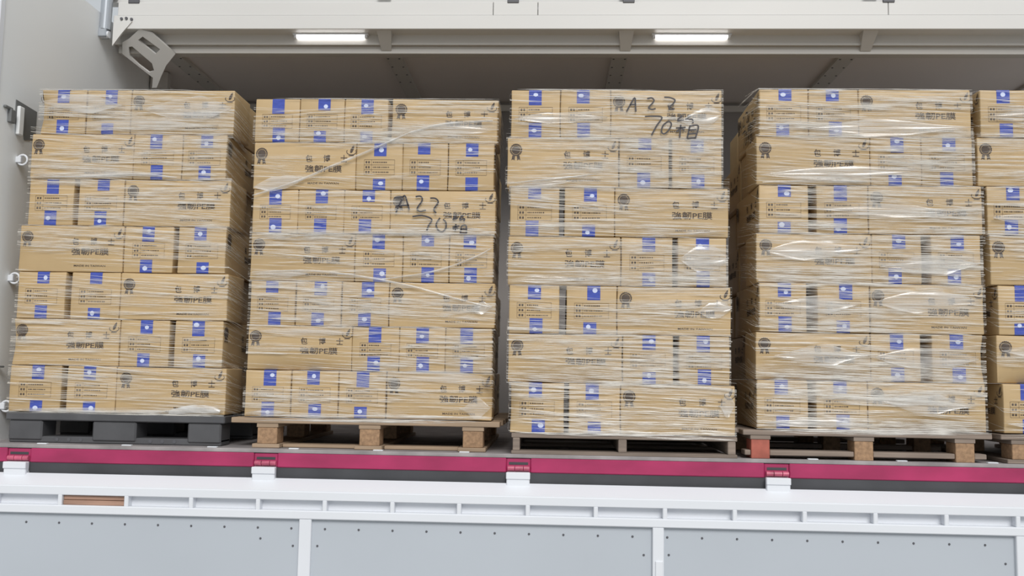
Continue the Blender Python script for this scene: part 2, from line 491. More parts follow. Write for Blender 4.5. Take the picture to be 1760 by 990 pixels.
def fit_text(mb, body, x0, x1, z0, z1, bold=0.012):
    vs_, fs_ = text_polys(body, 1.0, bold)
    ax, bx = min(p[0] for p in vs_), max(p[0] for p in vs_)
    ay, by = min(p[1] for p in vs_), max(p[1] for p in vs_)
    mb.add([(x0 + (p[0] - ax) / (bx - ax) * (x1 - x0), 0, z0 + (p[1] - ay) / (by - ay) * (z1 - z0)) for p in vs_], fs_)

def poly(mb, pts):
    mb.add([(x, 0, z) for x, z in pts], [tuple(range(len(pts)))])

def ribbon(mb, pts, w):
    """flat stroke of width w through 2D points, mitred"""
    n = len(pts)
    L, R_ = [], []
    for i in range(n):
        a = Vector(pts[max(0, i - 1)])
        b = Vector(pts[min(n - 1, i + 1)])
        d = (b - a)
        if d.length < 1e-9:
            d = Vector((1, 0))
        d.normalize()
        nn = Vector((-d.y, d.x)) * w / 2
        p = Vector(pts[i])
        L.append(p + nn)
        R_.append(p - nn)
    mb.add([(p.x, 0, p.y) for p in L] + [(p.x, 0, p.y) for p in R_], [(i, n + i, n + i + 1, i + 1) for i in range(n - 1)])

def smooth(pts, k=5):
    out = []
    n = len(pts)
    for i in range(n - 1):
        p0, p1, p2, p3 = pts[max(0, i - 1)], pts[i], pts[i + 1], pts[min(n - 1, i + 2)]
        for j in range(k):
            t = j / k
            out.append(tuple(0.5 * (2 * p1[a] + (p2[a] - p0[a]) * t + (2 * p0[a] - 5 * p1[a] + 4 * p2[a] - p3[a]) * t * t
                                    + (3 * p1[a] - p0[a] - 3 * p2[a] + p3[a]) * t ** 3) for a in (0, 1)))
    out.append(pts[-1])
    return out

def long_prints(L, H):
    """medal, brand text and corner mark of a long carton side; origin at the face's bottom centre"""
    X = lambda f: (f - 0.5) * L
    Z = lambda f: (1 - f) * H
    md = MB()
    cx, cz, r = X(0.078), Z(0.245), 0.029
    ring = []
    for i in range(40):
        a = i * 2 * math.pi / 40
        q = r * (1.0 + (0.07 if i % 2 else -0.03))
        ring.append((cx + q * math.cos(a), cz + q * math.sin(a)))
    n = len(ring)
    inner = [(cx + r * 0.80 * math.cos(i * 2 * math.pi / n), cz + r * 0.80 * math.sin(i * 2 * math.pi / n)) for i in range(n)]
    md.add([(x, 0, z) for x, z in ring] + [(x, 0, z) for x, z in inner], [(i, (i + 1) % n, n + (i + 1) % n, n + i) for i in range(n)])
    poly(md, [(cx + r * 0.72 * math.cos(i * 2 * math.pi / 24), cz + r * 0.72 * math.sin(i * 2 * math.pi / 24)) for i in range(24)])
    for s in (-1, 1):
        poly(md, [(cx + s * 0.004, cz - r * 0.95), (cx + s * 0.017, cz - r * 0.9), (cx + s * 0.022, cz - r * 1.75), (cx + s * 0.014, cz - r * 1.55), (cx + s * 0.007, cz - r * 1.78)])
    tx = MB()
    for ch, f in (('包', 0.54), ('博', 0.712), ('士', 0.878)):
        fit_text(tx, ch, X(f) - 0.017, X(f) + 0.017, Z(0.415), Z(0.26), 0.014)
    fit_text(tx, '強韌PE膜', X(0.505), X(0.86), Z(0.635), Z(0.48), 0.014)
    sm = MB()
    fit_text(sm, 'MADE IN TAIWAN', X(0.535), X(0.835), Z(0.885), Z(0.845), 0.012)
    lg = MB()
    lx, lz = X(0.948), Z(0.165)
    leaf = smooth([(lx - 0.006, lz - 0.012), (lx - 0.004, lz + 0.006), (lx + 0.012, lz + 0.027), (lx + 0.011, lz + 0.006), (lx + 0.003, lz - 0.010), (lx - 0.006, lz - 0.012)], 4)
    poly(lg, leaf[:-1])
    ribbon(lg, [(lx + 0.024 * math.cos(a), lz - 0.006 + 0.015 * math.sin(a)) for a in [math.radians(t) for t in range(150, 395, 12)]], 0.0035)
    ribbon(lg, [(lx - 0.014, lz - 0.025), (lx + 0.014, lz - 0.025)], 0.0035)
    return [('medal_print', md.mesh('medal_print', 'ink')), ('brand_print', tx.mesh('brand_print', 'ink')),
            ('origin_print', sm.mesh('origin_print', 'ink')), ('corner_mark', lg.mesh('corner_mark', 'ink'))]

def end_prints(W, H, seed):
    rr = random.Random(seed)
    X = lambda f: (f - 0.5) * W
    Z = lambda f: (1 - f) * H
    tb = MB()
    for f in (0.36, 0.47, 0.57, 0.68):
        ribbon(tb, [(X(0.17), Z(f)), (X(0.83), Z(f))], 0.0016)
    for f in (0.17, 0.33, 0.83):
        ribbon(tb, [(X(f), Z(0.36)), (X(f), Z(0.68))], 0.0016)
    mk = MB()
    for row, f in enumerate((0.415, 0.52, 0.625)):
        for k in (0.20, 0.255):
            poly(mk, [(X(k), Z(f + 0.022)), (X(k + 0.035), Z(f + 0.022)), (X(k + 0.035), Z(f - 0.022)), (X(k), Z(f - 0.022))])
        x = 0.36
        end = rr.uniform(0.55, 0.78)
        while x < end:
            w = rr.uniform(0.012, 0.03)
            poly(mk, [(X(x), Z(f + 0.012)), (X(x + w), Z(f + 0.012)), (X(x + w), Z(f - 0.012)), (X(x), Z(f - 0.012))])
            x += w + rr.uniform(0.008, 0.02)
    return [('table_print', tb.mesh('table_print', 'ink_pale')), ('table_marks', mk.mesh('table_marks', 'ink'))]

def tape_mesh(top, w=0.062, hgt=0.07, H=0.236):
    """strip bent over the carton edge: along the face, round the corner, onto the flap"""
    r, t = 0.006, 0.0008
    prof = []
    if top:
        prof.append((-t, H - hgt))
        for i in range(5):
            a = math.pi / 2 * i / 4
            prof.append((r - (r + t) * math.cos(a), H - r + (r + t) * math.sin(a)))
        prof.append((0.06, H + t))
    else:
        prof.append((-t, hgt))
        for i in range(5):
            a = math.pi / 2 * i / 4
            prof.append((r - (r + t) * math.cos(a), r - (r + t) * math.sin(a)))
        prof.append((0.06, -t))
    n = len(prof)
    mb = MB()
    mb.add([(-w / 2, y, z) for y, z in prof] + [(w / 2, y, z) for y, z in prof], [(i, n + i, n + i + 1, i + 1) for i in range(n - 1)])
    return mb.mesh('tape', 'tape')

def logo_mesh():
    mb = MB()
    poly(mb, [(0.0125 * math.cos(i * math.pi / 8), 0.0125 * math.sin(i * math.pi / 8)) for i in range(16)])
    return mb.mesh('tape_mark', 'tape_logo')
LOGO = logo_mesh()
KIND = {}
for key, (L, W, H) in {'a': (0.54, 0.247, 0.236), 'b': (0.522, 0.231, 0.228)}.items():
    KIND[key] = dict(L=L, W=W, H=H, long=long_prints(L, H), end=[end_prints(W, H, 11 + k) for k in range(4)],
                     tt=[tape_mesh(True, 0.062, h, H) for h in (0.058, 0.068, 0.076)], tb=[tape_mesh(False, 0.062, h, H) for h in (0.056, 0.066, 0.074)])

def carton_mesh(w, d, h, seed, crush=0.0, corner=0.0):
    """rounded carton with subdivided, slightly uneven faces; x centred, y from 0 back, z from 0 up"""
    rr = random.Random(seed)
    r = 0.006
    def ticks(s):
        n = max(3, int(s / 0.06))
        return [0, r * 0.5, r] + [r + (s - 2 * r) * i / n for i in range(1, n)] + [s - r, s - r * 0.5, s]
    tx, ty, tz = ticks(w), ticks(d), ticks(h)
    ph = [rr.uniform(0, 6.28) for _ in range(6)]
    bm = bmesh.new()
    cache = {}
    def vert(x, y, z):
        key = (round(x, 5), round(y, 5), round(z, 5))
        if key in cache:
            return cache[key]
        q = Vector((min(max(x, r), w - r), min(max(y, r), d - r), min(max(z, r), h - r)))
        n = Vector((x, y, z)) - q
        p = q + n.normalized() * r if n.length > 1e-9 else Vector((x, y, z))
        u, v, wz = x / w, y / d, z / h
        p.x += 0.0025 * math.sin(5 * v + ph[0]) * math.sin(math.pi * wz) * (1 if u > 0.5 else -1) * (1 if abs(u - 0.5) > 0.49 else 0)
        p.z += -0.0022 * math.sin(math.pi * u) * (0.5 + 0.5 * math.sin(4 * v + ph[1])) * (1 if wz > 0.98 else 0)
        if crush > 0:
            lim = 0.07 + 0.12 * math.sin(math.pi * min(1, max(0, (u - 0.04) / 0.92)))
            if wz < lim and v < 0.4:
                p.y += crush * (1 - wz / lim) * (1 - v / 0.4) * math.sin(math.pi * u) ** 0.5
        if corner:
            cu = u if corner > 0 else 1 - u
            k = max(0, cu - 0.82) / 0.18
            if v < 0.3 and k > 0:
                p.y += abs(corner) * k * k * (1 - v / 0.3) * max(0, math.sin(math.pi * wz))
        cache[key] = bm.verts.new(p - Vector((w / 2, 0, 0)))
        return cache[key]
    def grid(A, B, fn, flip):
        for i in range(len(A) - 1):
            for j in range(len(B) - 1):
                q = [fn(A[i], B[j]), fn(A[i + 1], B[j]), fn(A[i + 1], B[j + 1]), fn(A[i], B[j + 1])]
                if flip:
                    q.reverse()
                try:
                    f = bm.faces.new(q)
                    f.smooth = True
                except ValueError:
                    pass
    grid(tx, tz, lambda a, b: vert(a, 0, b), False)
    grid(tx, tz, lambda a, b: vert(a, d, b), True)
    grid(ty, tz, lambda a, b: vert(0, a, b), True)
    grid(ty, tz, lambda a, b: vert(w, a, b), False)
    grid(tx, ty, lambda a, b: vert(a, b, h), False)
    grid(tx, ty, lambda a, b: vert(a, b, 0), True)
    me = bpy.data.meshes.new('carton')
    bm.to_mesh(me)
    bm.free()
    me.materials.append(M['kraft'])
    return me

SIDE_PRINT = {'front': lambda w, d: ((0, -0.001, 0), 0.0), 'right': lambda w, d: ((w / 2 + 0.0035, d / 2, 0), math.pi / 2),
              'left': lambda w, d: ((-w / 2 - 0.0035, d / 2, 0), -math.pi / 2)}
def carton(key, x0, x1, y0, d, z0, z1, face, label, group, sides=(), crush=0, corner=0, yaw=0.0, skip=()):
    K = KIND[key]
    w, h = x1 - x0, z1 - z0
    RND_ = random.Random(hash((round(x0 * 1000), round(z0 * 1000), round(y0 * 1000))))
    o = link('carton', carton_mesh(w, d, h, RND_.random(), crush, corner), None, ((x0 + x1) / 2, y0, z0))
    o.rotation_euler = (0, 0, yaw)
    tag(o, label, 'carton', group)
    sz = h / K['H']
    def put(name, me, side, parent=o, dz=1.0):
        loc, rz = SIDE_PRINT[side](w, d)
        c = link(name, me, parent, loc, rz)
        c.scale = (1, 1, dz)
        return c
    if face == 'long':
        for nm, me in K['long']:
            if nm in skip or (crush and nm == 'origin_print'):
                continue
            put(nm, me, 'front', dz=sz)
    else:
        for nm, me in RND_.choice(K['end']):
            put(nm, me, 'front', dz=sz)
        for top, pool in ((True, K['tt']), (False, K['tb'])):
            dx = RND_.uniform(-0.012, 0.012)
            t = link('tape', RND_.choice(pool), o, (dx, 0, (h - K['H']) if top else 0))
            if RND_.random() < 0.8:
                mz = K['H'] - RND_.uniform(0.018, 0.045) if top else RND_.uniform(0.018, 0.045)
                c = link('tape_mark', LOGO, t, (RND_.uniform(-0.012, 0.012), -0.0018, mz))
                c.scale = (RND_.uniform(0.8, 1.1), 1, RND_.uniform(0.7, 1.0))
        for s in sides:
            for nm, me in K['long']:
                if nm == 'origin_print':
                    continue
                put(nm, me, s, dz=sz)
    return o

# ------------------------------------------------------------------ stacks: x limits of every row measured on the stack's front plane, top row first
ROWN = ['top row', 'second row down', 'third row down', 'middle row', 'third row up', 'second row up', 'bottom row']
STACKS = [
    dict(key='a', y=0.12, who='the dark plastic pallet', rows=[
        [-2.632, -2.394, -2.161, -1.627], [-2.667, -2.134, -1.884, -1.654], [-2.665, -2.418, -2.171, -1.625], [-2.699, -2.160, -1.896, -1.638],
        [-2.692, -2.429, -2.165, -1.617], [-2.701, -2.154, -1.889, -1.632], [-2.702, -2.424, -2.160, -1.606]],
        z=[1.806, 1.575, 1.342, 1.1035, 0.868, 0.632, 0.399, 0.168], gaps={2: 0.022, 3: 0.022, 4: 0.026, 5: 0.026, 6: 0.030},
        crush={}, corner={(0, 0): -0.03, (5, 0): -0.02}, tilt={}),
    dict(key='b', y=0.10, who='the pallet with three tan blocks', rows=[
        [-1.513, -1.285, -1.057, -0.822, -0.286], [-1.512, -0.991, -0.758, -0.531, -0.299], [-1.505, -1.277, -1.045, -0.814, -0.289], [-1.507, -0.982, -0.745, -0.514, -0.297],
        [-1.500, -1.270, -1.041, -0.805, -0.284], [-1.500, -0.982, -0.750, -0.523, -0.294], [-1.506, -1.276, -1.043, -0.807, -0.290]],
        z=[1.757, 1.534, 1.2935, 1.073, 0.8345, 0.6135, 0.395, 0.166], gaps={0: 0.016},
        crush={(5, 0): 0.03}, corner={(6, 3): 0.05, (4, 3): 0.02}, tilt={(0, 3): 0.012}),
    dict(key='a', y=0.012, who='the thin-stringer pallet', rows=[
        [-0.219, 0.024, 0.266, 0.804], [-0.234, 0.309, 0.556, 0.802], [-0.216, 0.036, 0.290, 0.831], [-0.221, 0.320, 0.579, 0.823],
        [-0.212, 0.045, 0.304, 0.840], [-0.214, 0.331, 0.583, 0.834], [-0.200, 0.068, 0.323, 0.859]],
        z=[1.780, 1.540, 1.297, 1.0575, 0.8205, 0.588, 0.356, 0.119], gaps={1: 0.012, 2: 0.022, 3: 0.020, 4: 0.030, 5: 0.026, 6: 0.018},
        crush={(5, 0): 0.03}, corner={(6, 0): -0.06}, tilt={}),
    dict(key='a', y=0.055, who='the pallet with a red block', rows=[
        [0.989, 1.228, 1.468, 2.001], [0.972, 1.519, 1.760, 2.005], [0.984, 1.239, 1.506, 2.041], [0.970, 1.518, 1.772, 2.029],
        [0.981, 1.232, 1.505, 2.035], [0.965, 1.504, 1.763, 2.029], [0.968, 1.226, 1.486, 2.029]],
        z=[1.800, 1.5645, 1.326, 1.0895, 0.8505, 0.6145, 0.387, 0.1555], gaps={2: 0.034, 3: 0.040, 4: 0.046, 5: 0.050, 6: 0.036},
        crush={(5, 0): 0.04, (6, 2): 0.045, (3, 0): 0.02}, corner={(5, 2): 0.03}, tilt={}),
    dict(key='a', y=0.05, who='the pallet at the picture edge', rows=[
        [2.040, 2.285, 2.530, 3.070], [2.022, 2.562, 2.810, 3.055], [2.059, 2.306, 2.555, 3.093], [2.065, 2.605, 2.850, 3.096],
        [2.096, 2.343, 2.590, 3.130], [2.083, 2.623, 2.870, 3.116], [2.106, 2.352, 2.600, 3.140]],
        z=[1.798, 1.5645, 1.326, 1.0895, 0.8505, 0.6145, 0.387, 0.1555], gaps={2: 0.03, 3: 0.03, 4: 0.03, 5: 0.03, 6: 0.03},
        crush={(5, 0): 0.05}, corner={}, tilt={}),
]
PEN = {}
for si, S in enumerate(STACKS):
    K = KIND[S['key']]
    L, W = K['L'], K['W']
    who = S['who']
    grp = 'cartons stacked on ' + who
    for ri, xs in enumerate(S['rows']):
        n = len(xs) - 1
        wid = [xs[i + 1] - xs[i] for i in range(n)]
        li = wid.index(max(wid))
        z1, z0 = S['z'][ri] - 0.001, S['z'][ri + 1] + 0.001
        gap = S['gaps'].get(ri, 0.0)
        ends = [i for i in range(n) if i != li]
        for i in range(n):
            a, b = xs[i] + 0.0015, xs[i + 1] - 0.0015
            if i in ends and n == 3 and gap:
                if i == ends[0]:
                    b -= gap / 2
                else:
                    a += gap / 2
            if i in ends and n == 4 and ri == 0 and i == 2:
                b -= gap
            yj = RND.uniform(0, 0.006)
            rname = ROWN[ri]
            if i == li:
                if (si, ri) in ((1, 2), (2, 0)):
                    lab = 'long carton side pen-marked A22 70, %s on %s' % (rname, who)
                else:
                    lab = 'long kraft carton side in the %s on %s' % (rname, who)
                o = carton(S['key'], a, b, S['y'] + yj, W - 0.004, z0, z1, 'long', lab, grp,
                           crush=S['crush'].get((ri, i), 0), corner=S['corner'].get((ri, i), 0), yaw=RND.uniform(-0.006, 0.006))
                if (ri, i) in S['tilt']:
                    o.rotation_euler.y = S['tilt'][(ri, i)]
                PEN[(si, ri)] = o
            else:
                k = ends.index(i)
                near_long = (li == 0 and i == 1) or (li == n - 1 and i == n - 2)
                corner_ = (li == 0 and i == n - 1) or (li == n - 1 and i == 0)
                posn = 'beside the long one' if near_long else 'at the stack corner' if corner_ else 'between two others'
                lab = 'end-on carton %s, %s on %s' % (posn, rname, who)
                sides = ()
                if i == 0:
                    sides = ('left',)
                if i == n - 1:
                    sides = ('right',)
                PEN[(si, ri, i)] = carton(S['key'], a, b, S['y'] + yj, L - 0.004, z0, z1, 'end', lab, grp, sides=sides,
                       crush=S['crush'].get((ri, i), 0), corner=S['corner'].get((ri, i), 0), yaw=RND.uniform(-0.008, 0.008))

# flank cartons, built plainly: body and, where the long side faces the gap, its print
def flank_carton(key, x0, x1, y0, d, z0, z1, side, label, group):
    K = KIND[key]
    o = link('carton', carton_mesh(x1 - x0, d, z1 - z0, x0 + z0), None, ((x0 + x1) / 2, y0, z0))
    tag(o, label, 'carton', group)
    if side:
        loc, rz = SIDE_PRINT[side](x1 - x0, d)
        for nm, me in K['long']:
            if nm != 'origin_print':
                link(nm, me, o, loc, rz)
    return o
for si, side in ((0, 'right'), (1, 'right'), (2, 'right'), (3, 'left'), (4, 'left')):
    S = STACKS[si]
    K = KIND[S['key']]
    L, W = K['L'], K['W']
    for ri, xs in enumerate(S['rows']):
        n = len(xs) - 1
        wid = [xs[i + 1] - xs[i] for i in range(n)]
        li = wid.index(max(wid))
        z1, z0 = S['z'][ri] - 0.001, S['z'][ri + 1] + 0.001
        edge = xs[-1] if side == 'right' else xs[0]
        outer_long = (li == n - 1) if side == 'right' else (li == 0)
        def span(s):
            e = 0.02 + 0.035 * ((ri * 7 + si * 3) % 5) / 4      # inner cartons inset unevenly so the gap shades darker
            return (edge - s + 0.002 - e, edge - 0.002 - e) if side == 'right' else (edge + 0.002 + e, edge + s - 0.002 + e)
        grp = 'cartons stacked on ' + S['who']
        if outer_long:
            a, b = span(L)
            flank_carton(S['key'], a, b, S['y'] + W + 0.012, W - 0.006, z0, z1, None, 'carton directly behind the long one, %s on %s' % (ROWN[ri], S['who']), grp)
            a, b = span(W)
            flank_carton(S['key'], a, b, S['y'] + 2 * W + 0.03, L - 0.006, z0, z1, side, 'rearmost gap-side box, %s on %s' % (ROWN[ri], S['who']), grp)
        else:
            a, b = span(L)
            flank_carton(S['key'], a, b, S['y'] + L + 0.012, W - 0.006, z0, z1, None, 'carton behind the corner one, %s on %s' % (ROWN[ri], S['who']), grp)
            flank_carton(S['key'], a, b, S['y'] + L + W + 0.018, W - 0.006, z0, z1, None, 'rearmost gap-side box, %s on %s' % (ROWN[ri], S['who']), grp)

# hand writing
def pen_strokes(o, strokes, mapf, w=0.0052, loc=(0, -0.0135, 0), rz=0.0):
    mb = MB()
    for s in strokes:
        pts = [mapf(*p) for p in s]
        ribbon(mb, smooth(pts, 5) if len(pts) > 2 else pts, w)
    c = mb.build('pen_writing', 'pen', o, loc)
    c.rotation_euler = (0, 0, rz)
    c['label'] = 'black marker writing A22 70箱'
S3 = [[(310, 370), (360, 275), (420, 180), (430, 270), (437, 370)], [(355, 272), (440, 268)],
      [(590, 190), (650, 180), (682, 212), (660, 255), (610, 312), (650, 338), (705, 325)],
      [(820, 170), (900, 175), (965, 207), (940, 260), (885, 315), (920, 337), (962, 325)],
      [(560, 437), (680, 430), (790, 447), (720, 560), (650, 690)],
      [(865, 505), (805, 560), (785, 640), (820, 672), (880, 622), (917, 550), (900, 508), (860, 508)],
      [(1070, 415), (1000, 487), (1090, 482)], [(1180, 415), (1110, 482), (1195, 470), (1210, 525)],
      [(980, 592), (1110, 580)], [(1045, 545), (1030, 725)], [(1040, 592), (985, 640)], [(1050, 592), (1092, 622)],
      [(1165, 570), (1130, 735)], [(1160, 565), (1280, 560), (1240, 732)], [(1150, 622), (1255, 612)], [(1142, 675), (1250, 664)], [(1132, 732), (1240, 722)]]
pen_strokes(PEN[(2, 0)], S3, lambda x, y: ((x - 95) / 1515 * 0.538 - 0.269, (722 - y) / 655 * 0.236), 0.0075)
S2 = [[(150, 400), (200, 280), (270, 150), (320, 262), (350, 362)], [(150, 300), (345, 290)], [(115, 190), (270, 165)],
      [(440, 165), (515, 160), (540, 220), (470, 332), (505, 377), (600, 362)],
      [(660, 185), (740, 190), (782, 245), (720, 345), (755, 402)],
      [(400, 455), (550, 440), (690, 492), (645, 585), (620, 655)],
      [(815, 470), (760, 560), (790, 645), (850, 672), (902, 622), (905, 540), (860, 490)],
      [(1060, 430), (1010, 495), (1080, 470)], [(1150, 430), (1110, 495), (1180, 480), (1170, 515)],
      [(1005, 600), (1110, 585)], [(1055, 555), (1045, 665)], [(1050, 600), (1010, 630)], [(1055, 600), (1085, 625)],
      [(1135, 590), (1125, 690)], [(1135, 588), (1205, 580), (1215, 690)], [(1130, 635), (1205, 630)], [(1125, 690), (1215, 688)]]
pen_strokes(PEN[(1, 2)], S2, lambda x, y: ((x - 60) / 1580 * 0.522 - 0.261, (705 - y) / 640 * 0.22), 0.008)

# the same writing on the gap-side flank of the top corner carton over the red block
pen_strokes(PEN[(3, 0, 0)], S3, lambda x, y: ((x - 95) / 1515 * 0.50 - 0.25, (722 - y) / 655 * 0.215), 0.010, (-0.1275, 0.268, 0.01), -math.pi / 2)

# ------------------------------------------------------------------ pallets
def block_pallet(name, label, x0, x1, y0, depth, top, blocks, bw, red=None, bottom='x', deck='wood', th=0.022):
    root = empty(name, ((x0 + x1) / 2, y0, 0.0185))
    tag(root, label, 'pallet', 'pallets on the truck deck')
    cx = (x0 + x1) / 2
    P = lambda mb, nm, m: mb.build(nm, m, root, (-cx, -y0, -0.0185))
    n = 7
    pitch = (depth - 0.11) / (n - 1)
    rr = random.Random(int(x0 * 1000))
    for i in range(n):
        ya = y0 + i * pitch
        e = rr.uniform(-0.008, 0.008)
        P(MB().bbox(x0 + e, x1 + rr.uniform(-0.008, 0.008), ya, ya + 0.11, top - th, top, 0.003), 'deck_board', deck)
    z1 = top - th
    zs = z1 - 0.020
    bz = 0.038 if bottom == 'y' else 0.0185
    for bx in blocks:
        P(MB().bbox(bx - bw / 2, bx + bw / 2, y0 + 0.004, y0 + depth - 0.004, zs, z1, 0.002), 'stringer_board', deck)
        for k, by in enumerate((y0 + 0.006, y0 + depth / 2 - 0.05, y0 + depth - 0.116)):
            P(MB().bbox(bx - bw / 2 + 0.004, bx + bw / 2 - 0.004, by, by + 0.11, bz, zs, 0.003), 'block', 'red_block' if red is not None and abs(bx - red) < 0.01 and k == 0 else 'block')
    if bottom == 'x':
        for by in (y0, y0 + depth / 2 - 0.05, y0 + depth - 0.11):
            cuts = [x0 + 0.012] + [v for bx in blocks for v in (bx - bw / 2 + 0.003, bx + bw / 2 - 0.003)] + [x1 - 0.03]
            for xa, xb in zip(cuts[::2], cuts[1::2]):
                P(MB().bbox(xa, xb, by + 0.012, by + 0.10, 0.034, 0.058, 0.003), 'bottom_board', deck)
    else:
        for bx in blocks:
            P(MB().bbox(bx - bw / 2 - 0.02, bx + bw / 2 + 0.01, y0 + 0.002, y0 + depth, 0.0185, 0.038, 0.003), 'bottom_board', deck)
        P(MB().bbox(blocks[0] + bw / 2 + 0.012, blocks[1] - bw / 2 - 0.022, y0 + 0.05, y0 + 0.14, 0.019, 0.036, 0.003), 'bottom_board', deck)
        P(MB().bbox(blocks[1] + bw / 2 + 0.012, blocks[2] - bw / 2 - 0.022, y0 + 0.05, y0 + 0.14, 0.019, 0.036, 0.003), 'bottom_board', deck)
    return root

block_pallet('wooden_pallet', 'pine pallet with three tan chipboard blocks and overhanging deck boards', -1.552, -0.242, 0.075, 1.12, 0.163, (-1.379, -0.879, -0.378), 0.105, bottom='y', th=0.026)
block_pallet('wooden_pallet', 'weathered wooden pallet with one red painted block', 0.895, 2.05, 0.03, 1.12, 0.152, (0.979, 1.457, 1.92), 0.094, red=0.979, bottom='x', deck='wood_grey', th=0.024)
block_pallet('wooden_pallet', 'wooden pallet partly cut off by the picture edge', 2.075, 3.20, 0.03, 1.12, 0.152, (2.185, 2.64, 3.10), 0.11, bottom='y', deck='wood_grey', th=0.024)

sp = empty('stringer_pallet', (0.335, 0.005, 0))
tag(sp, 'grey wooden pallet on three thin upright stringers', 'pallet', 'pallets on the truck deck')
P = lambda mb, nm, m: mb.build(nm, m, sp, (-0.335, -0.005, 0))
for i in range(7):
    ya = 0.008 + i * 0.168
    P(MB().bbox(-0.19, 0.866, ya, ya + 0.10, 0.096, 0.1175, 0.003), 'deck_board', 'wood_grey')
for a, b in ((-0.183, -0.150), (0.313, 0.352), (0.822, 0.858)):
    P(MB().bbox(a, b, 0.006, 1.12, 0.036, 0.096, 0.003), 'stringer', 'wood_grey')
for ya in (0.006, 0.5, 1.02):
    P(MB().bbox(-0.19, 0.866, ya, ya + 0.10, 0.0185, 0.036, 0.003), 'bottom_board', 'wood_grey')

pp = empty('plastic_pallet', (-2.14, 0.105, 0))
tag(pp, 'charcoal plastic pallet standing next to the bulkhead', 'pallet', 'pallets on the truck deck')
P = lambda mb, nm, m: mb.build(nm, m, pp, (2.14, -0.105, 0))
for i in range(8):
    ya = 0.105 + i * 0.139
    P(MB().bbox(-2.70, -1.60, ya, ya + 0.127, 0.128, 0.165, 0.005), 'deck_slat', 'plastic')
for k, ya in enumerate((0.11, 0.59, 1.07)):
    for a, b in ((-2.685, -2.515), (-2.262, -2.042), (-1.785, -1.618)):
        P(MB().bbox(a, b, ya, ya + 0.14, 0.03, 0.129, 0.008), 'foot', 'plastic')
    P(MB().bbox(-2.685, -1.618, ya + 0.008, ya + 0.132, 0.0185, 0.050, 0.005), 'runner', 'plastic')
    if k == 0:
        for x in (-2.44, -2.38, -2.32, -1.97, -1.91, -1.85):
            P(MB().cyl((x, ya + 0.006, 0.036), (x, ya + 0.009, 0.036), 0.009, 10), 'runner_hole', 'rivet')

# ------------------------------------------------------------------ stretch wrap
def strand(mb, pts, w, out, side=None):
    """thin ridged film crease through 3D points; out = unit vector away from the stack"""
    n = len(pts)
    up_ = Vector((0, 0, 1))
    vs_ = []
    for i, p in enumerate(pts):
        p = Vector(p)
        t = min(1.0, min(i, n - 1 - i) / 2.0 + 0.15)
        o = out[i] if isinstance(out, list) else out
        vs_ += [p - up_ * w / 2 * t, p + o * (0.28 * w * t), p + up_ * w / 2 * t]
    mb.add(vs_, [f for i in range(n - 1) for f in ((3 * i, 3 * i + 3, 3 * i + 4, 3 * i + 1), (3 * i + 1, 3 * i + 4, 3 * i + 5, 3 * i + 2))])

def row_at(S, z):
    for ri in range(7):
        if z >= S['z'][ri + 1]:
            return ri
    return 6

